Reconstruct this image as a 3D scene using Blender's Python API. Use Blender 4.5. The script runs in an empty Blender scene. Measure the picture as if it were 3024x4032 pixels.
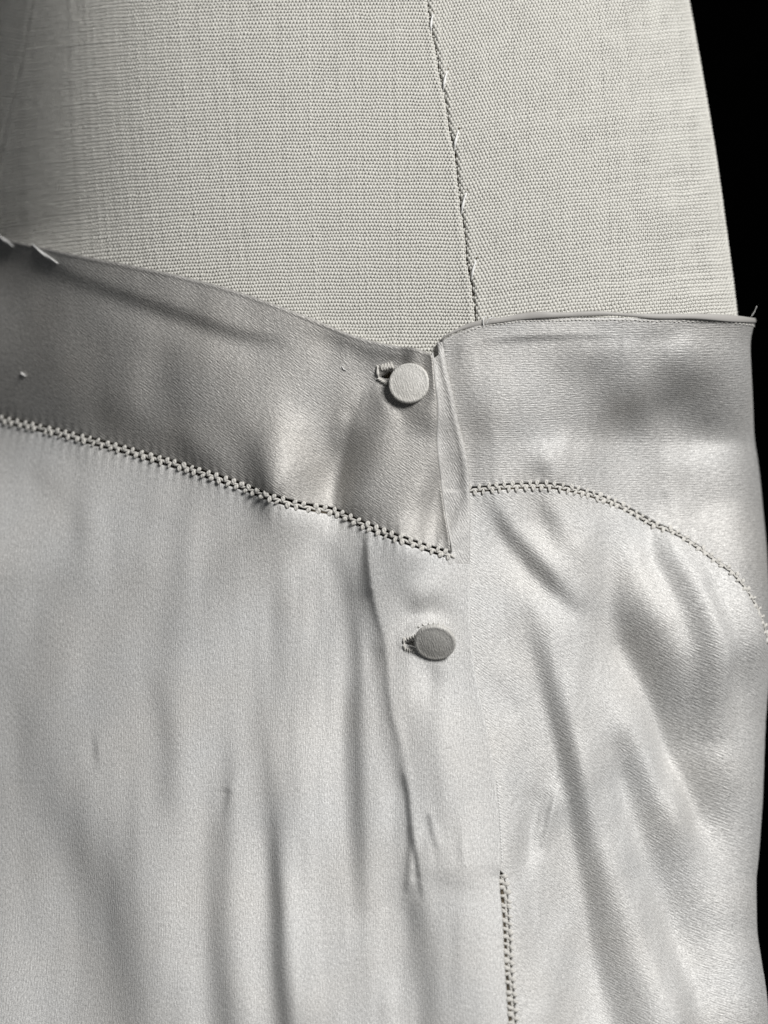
import bpy, math, random
import numpy as np
from mathutils import Vector, Matrix
random.seed(7); rng = np.random.default_rng(7)
scene = bpy.context.scene

# ------------------------------------------------------------------ units
S = 0.00007            # one design unit = 0.07 mm (the covered button is 11 mm across)
CU, CV = 1512.0, 2016.0
DC = 6000.0            # lens to cloth distance in design units (0.42 m)
ZC = 1.0               # height of the lens axis above the floor of the room (m)
def W3(x, h, w):       # design units -> metres: x right, h towards the lens, w downwards
    return np.stack([(x - CU) * S, -h * S, ZC - (w - CV) * S], -1)

# ------------------------------------------------------------------ camera
cd = bpy.data.cameras.new('camera'); cam = bpy.data.objects.new('camera', cd)
scene.collection.objects.link(cam); scene.camera = cam
cam.location = (0, -DC * S, ZC); cam.rotation_euler = (math.radians(90), 0, 0)
cd.sensor_width = 36; cd.lens = 36 * DC / 4032
cd.clip_start = 0.01; cd.clip_end = 20
cd.dof.use_dof = True; cd.dof.focus_distance = DC * S - 0.001; cd.dof.aperture_fstop = 5.4
cd.dof.aperture_blades = 7

# ------------------------------------------------------------------ light: a broad soft lamp from the upper right, dim room around
world = bpy.data.worlds.new('World'); scene.world = world; world.use_nodes = True
world.node_tree.nodes['Background'].inputs[0].default_value = (0.92, 0.96, 1.0, 1)
world.node_tree.nodes['Background'].inputs[1].default_value = 0.065
def area(name, az, el, dist, size, power, col):
    l = bpy.data.lights.new(name, 'AREA'); l.shape = 'RECTANGLE'; l.size = size[0]; l.size_y = size[1]
    l.energy = power; l.color = col
    o = bpy.data.objects.new(name, l); scene.collection.objects.link(o)
    a, e = math.radians(az), math.radians(el)
    d = Vector((math.sin(a) * math.cos(e), -math.cos(a) * math.cos(e), math.sin(e)))
    o.location = Vector((0, 0, ZC)) + d * dist
    o.rotation_euler = d.to_track_quat('Z', 'Y').to_euler()
    return o
AZ, EL = 33.0, 34.0
area('window_lamp', AZ, EL, 1.3, (0.40, 0.48), 23.0, (1.0, 0.984, 0.962))
scene.view_settings.view_transform = 'Standard'; scene.view_settings.look = 'None'
scene.view_settings.exposure = 0.0; scene.view_settings.gamma = 1.0
scene.view_settings.use_curve_mapping = False

# ------------------------------------------------------------------ body of the dress form
XC, NP, DEP = 1250.0, 2.15, 1150.0
SIL = np.array([(-400, 2640), (0, 2712), (600, 2812), (1250, 2900), (1400, 2908), (1800, 2950), (2100, 2985), (2450, 2995),
                (2900, 2978), (3300, 2958), (3600, 2945), (3800, 2985), (4200, 3040), (4600, 3080)], float)
def sm(x): x = np.clip(x, 0, 1); return x * x * (3 - 2 * x)
def spow(c, e): return np.sign(c) * np.abs(c) ** e
NPR = 3.1               # the right half is flatter in front and turns away in a tighter corner
def wide(th): return np.where(th > 0, 1.0, 1.4)
def prof(th, w):        # half-width fraction and depth of the horizontal section at height w
    t = spow(np.sin(th), np.where(th > 0, 2 / 2.3, 2 / NP))
    n = np.where(th > 0, NPR - 1.0 * sm((w - 1350) / 400) * (1 - 0.4 * sm((w - 1950) / 500)), NP); at = np.minimum(np.abs(t), 1.0)
    return t, DEP * (np.sign(np.cos(th)) * (1 - at ** n) ** (1 / n) - 1)
def bulge(w):
    return 8.0e-5 * np.clip(w - 2000, 0, None) ** 2 - 4.5e-5 * np.clip(1500 - w, 0, None) ** 2
_q = np.linspace(-1, 1.28, 2200); _th = np.radians(100) * np.sign(_q) * np.abs(_q) ** 1.7
_w = np.linspace(-900, 5200, 160)
TURN = 0.16             # the form stands turned a little, its left side farther off
def hollow(x, w):       # the waist draws in on the left above the hip
    q = np.clip(1250 - x, 0, None); k = np.minimum(q, 1100)
    return 1.35e-4 * (k ** 2 + 2200 * (q - k)) * (1 - sm((w - 1600) / 700)) + 3.6e-4 * (np.clip(700 - x, 0, 850) ** 2 + 1700 * np.clip(-150 - x, 0, None)) * (1 - sm((w - 700) / 700))
def _sil_u(a, w):
    t, d = prof(_th, w); x = XC + a * wide(_th) * t; h = d + bulge(w) + TURN * (x - 1600) - hollow(x, w)
    return (CU + (x - CU) / (1 - h / DC)).max()
_a = []
for w in _w:
    v = CV + (w - CV) / 1.09
    tgt = np.interp(v, SIL[:, 0], SIL[:, 1]); a = tgt - XC
    for k in range(8): a *= (tgt - XC) / (_sil_u(a, w) - XC)
    _a.append(a)
_a = np.array(_a)
_k = np.ones(9) / 9; _a = np.convolve(np.pad(_a, 4, mode='edge'), _k, 'valid')
def aw(w): return np.interp(w, _w, _a)
def hx(th, w):
    t, d = prof(th, w); x = XC + aw(w) * wide(th) * t
    return x, d + bulge(w) + TURN * (x - 1600) - hollow(x, w)
# nominal coordinate p <-> angle (p = picture column at the reference row), v = row
_wr = CV + (2000 - CV)
_xr, _hr = hx(_th, np.full_like(_th, 2000.0)); _ur = CU + (_xr - CU) / (1 - _hr / DC)
_im = int(_ur.argmax()) - 30
_lo = int(np.argmin(_ur[:_im]))
_slope = 1250.0                                   # units per radian past the visible rim
_pt = np.concatenate([_ur[_lo:_im], _ur[_im - 1] + _slope * (_th[_im:] - _th[_im - 1])]); _tt = _th[_lo:]
def th_of(p): return np.interp(p, _pt, _tt)
def base(p, v):
    th = th_of(p); h = 0.0 * th
    for k in range(4):
        w = CV + (v - CV) * (1 - h / DC); x, h = hx(th, w)
    return x, h, w
def surf(p, v, off=0.0):
    p = np.asarray(p, float); v = np.asarray(v, float) + 0 * p
    P = W3(*base(p, v)); e = 3.0
    du = W3(*base(p + e, v)) - W3(*base(p - e, v)); dv = W3(*base(p, v + e)) - W3(*base(p, v - e))
    n = np.cross(dv, du); n /= np.linalg.norm(n, axis=-1, keepdims=True) + 1e-12
    n = np.where((n[..., 1:2] > 0.985), -n, n)
    return P + n * (np.asarray(off)[..., None] * S), n
def proj(p, v):
    x, h, w = base(np.asarray(p, float), np.asarray(v, float))
    return CU + (x - CU) / (1 - h / DC), CV + (w - CV) / (1 - h / DC)
_pg = np.linspace(-760, 3300, 2000)
def inv_p(u, v):       # picture column -> nominal column, point by point
    out = []
    for uu, vv in zip(np.atleast_1d(u), np.atleast_1d(v)):
        us, _ = proj(_pg, np.full_like(_pg, vv)); m = int(us.argmax())
        out.append(np.interp(uu, us[:m + 1], _pg[:m + 1]))
    return np.array(out)

def smooth_poly(pts, n=160):
    pts = np.array(pts, float)
    d = np.concatenate([[0], np.cumsum(np.linalg.norm(np.diff(pts, axis=0), axis=1))])
    t = np.linspace(0, d[-1], n); m = np.gradient(pts, d, axis=0)
    i = np.clip(np.searchsorted(d, t, side='right') - 1, 0, len(d) - 2)
    L = (d[i + 1] - d[i])[:, None]; s = ((t - d[i])[:, None]) / L
    return (2*s**3 - 3*s**2 + 1) * pts[i] + (s**3 - 2*s**2 + s) * L * m[i] + (-2*s**3 + 3*s**2) * pts[i+1] + (s**3 - s**2) * L * m[i+1]
def curve(pts, n=160):          # picture curve -> nominal (p, v) samples
    c = smooth_poly(pts, n); c[:, 0] = inv_p(c[:, 0], c[:, 1]); return c

# ------------------------------------------------------------------ outlines of the garment
LB_TOP = [(-500, 800), (-240, 870), (-100, 905), (24, 940), (150, 985), (350, 1028), (600, 1070), (900, 1140), (1200, 1245), (1450, 1340), (1550, 1362), (1640, 1376), (1712, 1402)]
L_SEAM = [(-500, 1510), (-240, 1585), (24, 1655), (300, 1722), (600, 1803), (900, 1893), (1080, 1955), (1200, 1992), (1330, 2020), (1450, 2072), (1650, 2150), (1790, 2196)]
LB_EDGE = [(1706, 1380), (1714, 1420), (1722, 1500), (1731, 1600), (1724, 1720), (1738, 1880), (1762, 2050), (1786, 2200), (1790, 2260)]
R_EDGE = [(1746, 1345), (1762, 1450), (1785, 1550), (1803, 1650), (1832, 1780), (1846, 1900), (1849, 1985), (1850, 2200), (1856, 2480), (1872, 2650), (1905, 2810),
          (1940, 2990), (1958, 3150), (1967, 3300), (1968, 3400), (1965, 3460), (1976, 3600), (1986, 3800), (2001, 4032), (2012, 4260), (2026, 4520)]
LOW_SEAM = [(1966, 3425), (1984, 3500), (1990, 3600), (1996, 3700), (2000, 3800), (2009, 3900), (2018, 4032), (2028, 4200), (2042, 4520)]
RB_TOP = [(1660, 1440), (1700, 1398), (1722, 1366), (1750, 1340), (1800, 1316), (1880, 1285), (2000, 1264), (2200, 1254), (2450, 1258), (2700, 1270), (2880, 1282)]
R_SEAM = [(1690, 1932), (1855, 1930), (2000, 1917), (2150, 1914), (2300, 1940), (2480, 1994), (2630, 2066), (2738, 2150), (2822, 2255), (2885, 2375), (2930, 2510)]
cLBT, cLS, cLBE, cRE, cLOW, cRBT, cRS = [curve(c) for c in (LB_TOP, L_SEAM, LB_EDGE, R_EDGE, LOW_SEAM, RB_TOP, R_SEAM)]
def ext(c, pts): return np.vstack([c, np.array(pts, float)])
cRBT = ext(cRBT, [(cRBT[-1, 0] + 250, 1284), (cRBT[-1, 0] + 1200, 1270)])
cRS = ext(cRS, [(cRS[-1, 0] + 160, 2600), (cRS[-1, 0] + 500, 2850), (cRS[-1, 0] + 1200, 3000)])
def f_of_p(c): return lambda p: np.interp(p, c[:, 0], c[:, 1])
def f_of_v(c): return lambda v: np.interp(v, c[:, 1], c[:, 0])
lb_top, l_seam, rb_top, r_seam = map(f_of_p, (cLBT, cLS, cRBT, cRS))
lb_edge, r_edge, low_seam = map(f_of_v, (cLBE, cRE, cLOW))

# ------------------------------------------------------------------ folds: slopes of the draped cloth, integrated to heights
G = 5.0
U0, V0 = -420.0, 760.0
NU, NV = 800, 768
gu = U0 + G * np.arange(NU); gv = V0 + G * np.arange(NV)
GU, GV = np.meshgrid(gu, gv)
def stroke_field(strokes):
    out = np.zeros_like(GU)
    for st in strokes:
        pts, amp, sl, sr = st[:4]
        pts = np.array(pts, float); n = len(pts)
        amp, sl, sr = [np.interp(np.linspace(0, 1, n), np.linspace(0, 1, np.size(q)), np.atleast_1d(q)) for q in (amp, sl, sr)]
        mx = 4.0 * max(sl.max(), sr.max()) + 20
        i0 = max(0, int((pts[:, 0].min() - mx - U0) / G)); i1 = min(NU, int((pts[:, 0].max() + mx - U0) / G) + 1)
        j0 = max(0, int((pts[:, 1].min() - mx - V0) / G)); j1 = min(NV, int((pts[:, 1].max() + mx - V0) / G) + 1)
        if i1 <= i0 or j1 <= j0: continue
        X, Y = GU[j0:j1, i0:i1], GV[j0:j1, i0:i1]
        best = np.full(X.shape, 1e18); val = np.zeros(X.shape)
        if n == 1:
            d2 = (X - pts[0, 0]) ** 2 + (Y - pts[0, 1]) ** 2; val = amp[0] * np.exp(-0.5 * d2 / sl[0] ** 2)
        for k in range(n - 1):
            ax, ay = pts[k]; bx, by = pts[k + 1]; dx, dy = bx - ax, by - ay; L2 = dx * dx + dy * dy
            t = np.clip(((X - ax) * dx + (Y - ay) * dy) / L2, 0, 1)
            ex, ey = X - ax - t * dx, Y - ay - t * dy; d2 = ex * ex + ey * ey
            side = (X - ax) * dy - (Y - ay) * dx
            L_, R_ = sl[k] + t * (sl[k+1] - sl[k]), sr[k] + t * (sr[k+1] - sr[k])
            q = sm(0.5 + 0.5 * side / (math.sqrt(L2) * 6.0))
            sig = L_ * (1 - q) + R_ * q
            vv = (amp[k] + t * (amp[k+1] - amp[k])) * np.exp(-0.5 * d2 / sig ** 2)
            m = d2 < best; best = np.where(m, d2, best); val = np.where(m, vv, val)
        out[j0:j1, i0:i1] += val
    return out
def noise2(su, sv, seed):
    r = np.random.default_rng(seed); f = np.fft.fft2(r.standard_normal((NV, NU)))
    ku = np.fft.fftfreq(NU, G)[None, :]; kv = np.fft.fftfreq(NV, G)[:, None]
    f *= np.exp(-2 * (math.pi ** 2) * ((ku * su) ** 2 + (kv * sv) ** 2)); o = np.fft.ifft2(f).real
    return o / o.std()
_lx, _lz = math.sin(math.radians(AZ)) * math.cos(math.radians(EL)), math.sin(math.radians(EL))
_lf = math.cos(math.radians(AZ)) * math.cos(math.radians(EL))
def integrate(dark, gain=1.0, lam=3000.0, az=None):
    # az: bearing of the lamp seen from this part of the cloth (the hip on the right already faces past the lamp)
    lx = _lx if az is None else math.sin(math.radians(az)) * math.cos(math.radians(EL))
    ld = math.hypot(lx, _lz); dx, dy = lx / ld, -_lz / ld
    win = sm((GU - U0) / 200) * sm((U0 + G * NU - GU) / 200) * sm((GV - V0) / 120) * sm((V0 + G * NV - GV) / 200)
    s = np.clip(dark, -1.1, 0.85) * win * gain * _lf / ld
    f = np.fft.fft2(s)
    ku = 2 * math.pi * np.fft.fftfreq(NU, G)[None, :]; kv = 2 * math.pi * np.fft.fftfreq(NV, G)[:, None]
    kd = ku * dx + kv * dy; k2 = ku ** 2 + kv ** 2
    return np.fft.ifft2(f * (-1j * kd) / (kd ** 2 + 0.05 * k2 + (2 * math.pi / lam) ** 2)).real
def sample(H, u, v):
    x = np.clip((u - U0) / G, 0, NU - 1.001); y = np.clip((v - V0) / G, 0, NV - 1.001)
    i, j = x.astype(int), y.astype(int); a, b = x - i, y - j
    return (H[j, i] * (1-a) + H[j, i+1] * a) * (1-b) + (H[j+1, i] * (1-a) + H[j+1, i+1] * a) * b

LEFT = [
 # front panel (crepe side)
 ([(310, 1960), (325, 2080), (340, 2170)], (.03, .11, .03), 32, 32),
 ([(170, 1880), (250, 1960)], .06, 28, 28), ([(240, 1800), (300, 1850)], -.05, 22, 22),
 ([(130, 2900), (230, 3130), (330, 3320), (430, 3520), (500, 3760), (530, 4100)], (.04, .16, .28, .34, .38, .38), (60, 90, 95, 105), (70, 110, 110, 110)),
 ([(60, 3500), (90, 3800), (120, 4100)], (-.05, -.14, -.16), 70, 70),
 ([(396, 2880), (403, 2960), (408, 3020)], (.05, .3, .08), 9, 8),
 ([(610, 2620), (660, 2780), (690, 2960), (680, 3150)], (.03, .16, .18, .10), 34, 34),
 ([(760, 2800), (775, 3050), (770, 3300)], (-.02, -.08, -.04), 40, 40),
 ([(640, 3300), (690, 3500), (740, 3800)], (.0, -.06, -.06), 50, 50),
 ([(915, 3110), (905, 3205)], (.3, .08), 10, 8), ([(890, 3110), (925, 3118)], .14, 6, 6),
 ([(925, 2900), (900, 3100), (885, 3300), (880, 3520), (885, 3780), (900, 4100)], (.02, .12, .26, .30, .40, .46), (28, 40, 45, 55), (26, 35, 40, 50)),
 ([(1090, 2230), (1105, 2400), (1110, 2600), (1090, 2800)], (.05, .18, .14, .08), 28, 26),
 ([(1075, 2850), (1075, 3050), (1085, 3250), (1100, 3440), (1108, 3600), (1112, 3800), (1130, 4100)], (.05, .22, .38, .58, .64, .62, .56), (34, 34, 30, 32, 40), (28, 28, 22, 28, 38)),
 ([(1190, 3300), (1200, 3600), (1210, 3900)], (-.04, -.14, -.10), 40, 60),
 ([(1260, 2500), (1270, 2900), (1280, 3250)], (-.04, -.10, -.04), 60, 60),
 ([(1375, 2250), (1395, 2400), (1408, 2560), (1412, 2700), (1404, 2880), (1408, 3060), (1412, 3250), (1425, 3560)], (.10, .26, .36, .36, .44, .46, .42, .18), (34, 24, 26, 30, 34, 36), (26, 20, 20, 26, 30, 30)),
 ([(1440, 2110), (1450, 2160), (1457, 2230), (1472, 2330)], (.4, .75, .8, .5), 9, 7),
 ([(1472, 2330), (1490, 2420), (1515, 2520), (1527, 2620), (1532, 2710), (1548, 2830), (1582, 2935)], (.5, .42, .34, .32, .34, .30, .2), 10, 7),
 ([(1430, 2180), (1450, 2300), (1475, 2430), (1500, 2560)], (.22, .28, .25, .2), 32, 12),
 ([(1500, 2560), (1515, 2700), (1535, 2830), (1570, 2960), (1600, 3080)], (.2, .2, .2, .22, .25), 26, 12),
 ([(1595, 3050), (1610, 3120), (1616, 3200), (1625, 3290), (1642, 3370), (1656, 3470), (1664, 3520)], (.3, .8, .85, .8, .75, .6, .3), 8, 6),
 ([(1619, 3260), (1616, 3340), (1607, 3440), (1600, 3500)], (.4, .5, .4, .3), 10, 9),
 ([(1632, 3330), (1632, 3420)], (-.2, -.2), 8, 8), ([(1630, 3460), (1660, 3472)], -.2, 10, 10),
 ([(1600, 3480), (1625, 3580), (1650, 3680), (1670, 3850), (1690, 4100)], (.2, .40, .36, .30, .30), (30, 44, 50), (30, 40, 48)),
 ([(1586, 2960), (1600, 3200), (1590, 3400)], (.1, .22, .2), 30, 12),
 ([(1692, 3215), (1704, 3280), (1718, 3325)], (.55, .5, .2), 7, 6), ([(1718, 3325), (1732, 3390)], (.15, .05), 9, 8), ([(1722, 3250), (1735, 3320)], -.12, 12, 12),
 ([(1806, 3260), (1815, 3360), (1830, 3420)], (.1, .24, .06), 9, 8), ([(1830, 3310), (1838, 3400)], -.14, 9, 9),
 ([(1580, 2240), (1602, 2330), (1638, 2385)], (.06, .22, .26), 26, 32), ([(1625, 2400), (1660, 2376), (1705, 2362), (1755, 2378), (1800, 2415)], (.10, .24, .30, .22, .03), 30, 26),
 ([(1630, 2440), (1705, 2428), (1780, 2445)], (-.15, -.28, -.12), 16, 16),
 ([(1705, 2625), (1728, 2650)], .26, 26, 26), ([(1650, 2650), (1640, 2720)], -.1, 30, 30),
 ([(1620, 2760), (1660, 2900), (1690, 3050), (1740, 3200)], (.04, .14, .16, .10), 40, 40),
 ([(1300, 2130), (1360, 2230), (1390, 2330)], (.05, .14, .16), 30, 34), ([(1240, 2080), (1270, 2160)], .07, 20, 20),
 ([(1770, 3480), (1800, 3700), (1830, 4100)], (.12, .22, .24), 85, 85), ([(1730, 3450), (1850, 3480)], .12, 30, 30),
 ([(1900, 3700), (1930, 4000)], .06, 40, 40), ([(1540, 3600), (1545, 3900)], -.08, 40, 40), ([(1440, 3800), (1450, 4000)], .08, 30, 30), ([(1520, 3650), (1515, 3800)], .06, 12, 12),
 ([(60, 2050), (60, 2500)], -.05, 80, 80), ([(130, 2560), (150, 2800)], .07, 90, 90), ([(560, 2230), (660, 2500)], .05, 60, 60),
 ([(1800, 2150), (1835, 2110)], .25, 14, 14), ([(1815, 2260), (1820, 2380)], -.08, 20, 20),
 # waistband with button (satin side)
 ([(260, 1090), (420, 1140), (600, 1198), (800, 1268), (960, 1325), (1120, 1352)], (.10, .26, .36, .38, .36, .12), 26, 20),
 ([(500, 1250), (800, 1340), (1000, 1400)], (-.08, -.16, -.10), 40, 40),
 ([(24, 1000), (180, 1040), (330, 1085)], (.2, .22, .15), 34, 30),
 ([(900, 1200), (1150, 1290), (1330, 1345)], (-.03, .06, .12), 26, 26), ([(1360, 1345), (1470, 1410)], .16, 24, 24),
 ([(640, 1330), (625, 1450), (600, 1600)], (-.06, -.18, -.08), 44, 44),
 ([(700, 1500), (760, 1600)], .08, 50, 50),
 ([(960, 1480), (1050, 1600)], -.08, 80, 80),
 ([(480, 1640), (640, 1740), (820, 1815)], (.12, .16, .16), 60, 60),
 ([(760, 1760), (800, 1820)], .12, 36, 36),
 ([(880, 1740), (960, 1850)], -.08, 40, 40),
 ([(1030, 1740), (1055, 1850), (1075, 1945)], (.10, .34, .46), 60, 26),
 ([(1190, 1700), (1215, 1820), (1235, 1960)], (-.35, -.85, -.95), 66, 60),
 ([(1405, 1630), (1385, 1720), (1365, 1820), (1345, 1920), (1365, 2010)], (.12, .26, .32, .40, .42), (24, 20, 20, 34), (90, 80, 60, 40)),
 ([(1480, 1800), (1440, 2000)], (.06, .14), 70, 50),
 ([(1365, 1640), (1350, 1720)], (-.2, -.12), 16, 16),
 ([(1560, 2080), (1620, 1990), (1680, 1900)], (.10, .02, .0), 40, 20),
 ([(1705, 1950), (1665, 2060), (1670, 2130)], (-.30, -.85, -.95), 42, 36), ([(1590, 2090), (1620, 2120)], -.5, 26, 26),
 ([(1498, 1515), (1530, 1585), (1570, 1640)], (-.35, -.35, -.15), 16, 14),
 ([(1450, 1540), (1410, 1640)], -.25, 40, 30), ([(1250, 1450), (1150, 1600)], -.15, 110, 110),
 ([(1690, 1440), (1700, 1560)], .2, 20, 16), ([(1640, 1620), (1680, 1680)], .22, 36, 36), ([(1600, 1720), (1640, 1860)], -.06, 50, 50),
 ([(1720, 1450), (1724, 1600), (1716, 1730), (1730, 1880), (1755, 2040)], (-.3, -.4, -.4, -.25, -.2), 10, 10),
 ([(1480, 1380), (1620, 1400)], (.1, .2), 18, 12), ([(1655, 1385), (1650, 1425)], -.2, 8, 8), ([(1672, 1392), (1668, 1430)], .25, 7, 7),
 # strip of the placket
 ([(1775, 1500), (1780, 1650)], -.05, 18, 18), ([(1765, 1650), (1785, 1800)], .10, 14, 14), ([(1815, 1850), (1830, 1950)], -.1, 20, 14),
]
RIGHT = [
 # back waistband
 ([(2440, 1480), (2480, 1620), (2540, 1760), (2620, 1870), (2740, 1950)], (.08, .22, .28, .28, .24), 105, 90),
 ([(2610, 1360), (2640, 1440), (2660, 1540)], (.08, .14, .08), 60, 56),
 ([(2690, 1340), (2740, 1420)], -.14, 36, 36), ([(2600, 1680), (2680, 1800)], -.12, 40, 40),
 ([(2090, 1800), (2130, 1850), (2160, 1895)], (.06, .28, .2), 34, 30),
 ([(2850, 1400), (2870, 1700), (2890, 1950), (2920, 2150)], (.50, .56, .50, .36), 130, 100),
 ([(2640, 1960), (2660, 2030)], .24, 24, 24), ([(2720, 1960), (2780, 2060)], -.10, 40, 40), ([(2820, 2080), (2850, 2160)], .16, 26, 26),
 ([(2250, 1420), (2350, 1440)], .08, 60, 60), ([(2050, 1500), (2250, 1700), (2400, 1850)], -.10, 110, 110),
 ([(1858, 1760), (1866, 1880)], .16, 14, 18), ([(2350, 1300), (2600, 1320)], .07, 24, 24), ([(1800, 1380), (1790, 1440)], .22, 18, 16), ([(1790, 1470), (1800, 1540)], .12, 14, 14),
 # back panel
 ([(1910, 1985), (1990, 2090), (2090, 2205), (2180, 2300), (2262, 2375)], (.18, .48, .52, .52, .22), 24, 26),
 ([(1990, 2180), (2100, 2320), (2200, 2420)], (-.06, -.12, -.10), 34, 34), ([(2060, 2080), (2180, 2200)], (-.1, -.08), 26, 26),
 ([(2120, 1965), (2160, 2040), (2205, 2125)], (.16, .38, .18), 28, 28), ([(2260, 2180), (2290, 2240)], (.18, .08), 24, 24),
 ([(2300, 2050), (2400, 2200)], -.08, 60, 60),
 ([(2095, 2420), (2125, 2550), (2165, 2700), (2205, 2850), (2240, 2990), (2280, 3150), (2325, 3350), (2385, 3560), (2440, 3760), (2500, 3950), (2540, 4150)], (.12, .26, .42, .55, .62, .60, .56, .54, .56, .58, .56), (28, 30, 26, 28, 44, 50), (30, 40, 36, 44, 80, 100)),
 ([(2270, 2700), (2330, 2950), (2390, 3150)], (-.10, -.14, -.10), 50, 50),
 ([(2158, 3130), (2140, 3210), (2120, 3290), (2108, 3350)], (.16, .28, .26, .08), 18, 22), ([(2192, 3130), (2176, 3190), (2160, 3270), (2146, 3340)], (.2, .34, .3, .25), 7, 7), ([(2215, 3130), (2190, 3170)], -.12, 10, 10),
 ([(2075, 3180), (2070, 3270)], -.16, 24, 24),
 ([(2100, 3430), (2160, 3650), (2220, 3850), (2240, 4080)], (-.10, -.22, -.28, -.30), 90, 80),
 ([(1950, 2670), (2030, 2770)], .12, 24, 24), ([(1900, 2420), (1960, 2560)], -.05, 40, 40), ([(2020, 2380), (2060, 2500)], .08, 40, 40),
 ([(1990, 2870), (2010, 2960)], .05, 30, 30), ([(2930, 3800), (2960, 4000)], .2, 40, 40), ([(2900, 3680), (2920, 3720)], -.14, 30, 30),
]
HIP = [      # folds over the hip, past the lamp's bearing
 ([(2300, 2480), (2450, 2660), (2600, 2880), (2720, 3100), (2800, 3260)], (-.12, -.20, -.20, -.20, -.10), 60, 36),
 ([(2440, 2080), (2470, 2220), (2480, 2360), (2530, 2500), (2610, 2640), (2700, 2840), (2790, 3060), (2880, 3260), (2940, 3420)], (.12, .28, .40, .58, .66, .66, .64, .60, .45), (40, 44, 40, 28, 24, 24), (36, 60, 84, 80, 66, 50)),
 ([(2605, 2075), (2625, 2170), (2670, 2280), (2710, 2400), (2740, 2540), (2770, 2740), (2810, 2900)], (.15, .50, .56, .58, .52, .46, .3), 26, 30),
 ([(2670, 2160), (2760, 2380), (2810, 2600), (2850, 2850), (2900, 3050)], (-.10, -.16, -.14, -.12, -.08), 28, 30),
 ([(2810, 2290), (2850, 2460), (2885, 2640), (2920, 2800)], (.26, .40, .38, .2), 26, 30), ([(2900, 2450), (2930, 2620)], -.08, 24, 24),
 ([(2960, 2600), (2980, 2900), (2960, 3300), (2950, 3600)], .45, 90, 80),
 ([(2440, 2980), (2455, 3120), (2500, 3260), (2560, 3380)], (-.12, -.24, -.22, -.08), 22, 22),
 ([(2440, 2800), (2500, 2920), (2540, 3050), (2600, 3200), (2690, 3400), (2780, 3600), (2850, 3800), (2900, 4050)], (.10, .28, .44, .46, .44, .44, .42, .44), (60, 44, 50, 60), (50, 60, 70, 70)),
 ([(2640, 3000), (2740, 3180), (2850, 3400), (2900, 3560)], (-.08, -.12, -.10, -.05), 40, 36),
 ([(2560, 3520), (2660, 3720), (2730, 3950)], (-.12, -.16, -.14), 60, 60),
]
dL = stroke_field(LEFT) + 0.016 * noise2(26, 90, 3) + 0.006 * noise2(14, 20, 5) + (0.020 * noise2(22, 200, 21) * (0.35 + 0.65 * sm((GU - 300) / 500)) + 0.024 * noise2(9, 90, 22) * sm((GU - 700) / 500)) * sm((GV - 1750 - 0.28 * GU) / 150)
dR = stroke_field(RIGHT) + 0.020 * noise2(34, 70, 8) + 0.008 * noise2(14, 18, 9) + 0.014 * noise2(12, 60, 23)
HL, HR = integrate(dL, 1.4), integrate(dR, 2.1) + integrate(np.maximum(stroke_field(HIP), -.08), 3.0)

def dist_redge(p, v): return np.abs(p - r_edge(v))
def floor_(o, f): return f + 6.0 * np.logaddexp(0, (o - f) / 6.0)      # cloth keeps off the form
def hL(p, v):
    u, vv = proj(p, v); h = sample(HL, u, v)
    d = r_edge(v) - p
    f = np.where(v > 1300, 0.3 + 0.7 * sm((d + 5) / (90 + 130 * sm((v - 2100) / 300))), 1.0)
    return h * f
def hR(p, v):
    u, vv = proj(p, v); h = sample(HR, u, v)
    f = 0.1 + 0.9 * sm((p - r_edge(v) + 10) / 150)
    return h * f * sm((3030 - p) / 270)

# ------------------------------------------------------------------ mesh and material helpers
def mesh_fast(name, V, Q, uv=None, smooth=True):
    V = np.asarray(V, np.float32).reshape(-1, 3); Q = np.asarray(Q, np.int32)
    k = Q.shape[1]; me = bpy.data.meshes.new(name)
    me.vertices.add(len(V)); me.vertices.foreach_set('co', V.ravel())
    me.loops.add(Q.size); me.loops.foreach_set('vertex_index', Q.ravel())
    me.polygons.add(len(Q)); me.polygons.foreach_set('loop_start', np.arange(0, Q.size, k, dtype=np.int32))
    me.polygons.foreach_set('loop_total', np.full(len(Q), k, np.int32))
    if smooth: me.polygons.foreach_set('use_smooth', np.ones(len(Q), bool))
    if uv is not None:
        l = me.uv_layers.new(name='UVMap'); l.data.foreach_set('uv', np.asarray(uv, np.float32)[Q.ravel()].ravel())
    me.update(calc_edges=True); me.validate(); return me
def add(name, me, mat, parent=None):
    o = bpy.data.objects.new(name, me); scene.collection.objects.link(o)
    if mat is not None and me is not None and not me.materials: me.materials.append(mat)
    if parent is not None: o.parent = parent
    return o
def gridquads(nr, nc, flip=False):
    i = np.arange(nr * nc).reshape(nr, nc)
    q = np.stack([i[:-1, :-1], i[:-1, 1:], i[1:, 1:], i[1:, :-1]], -1).reshape(-1, 4)
    return q[:, ::-1] if flip else q
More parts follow.
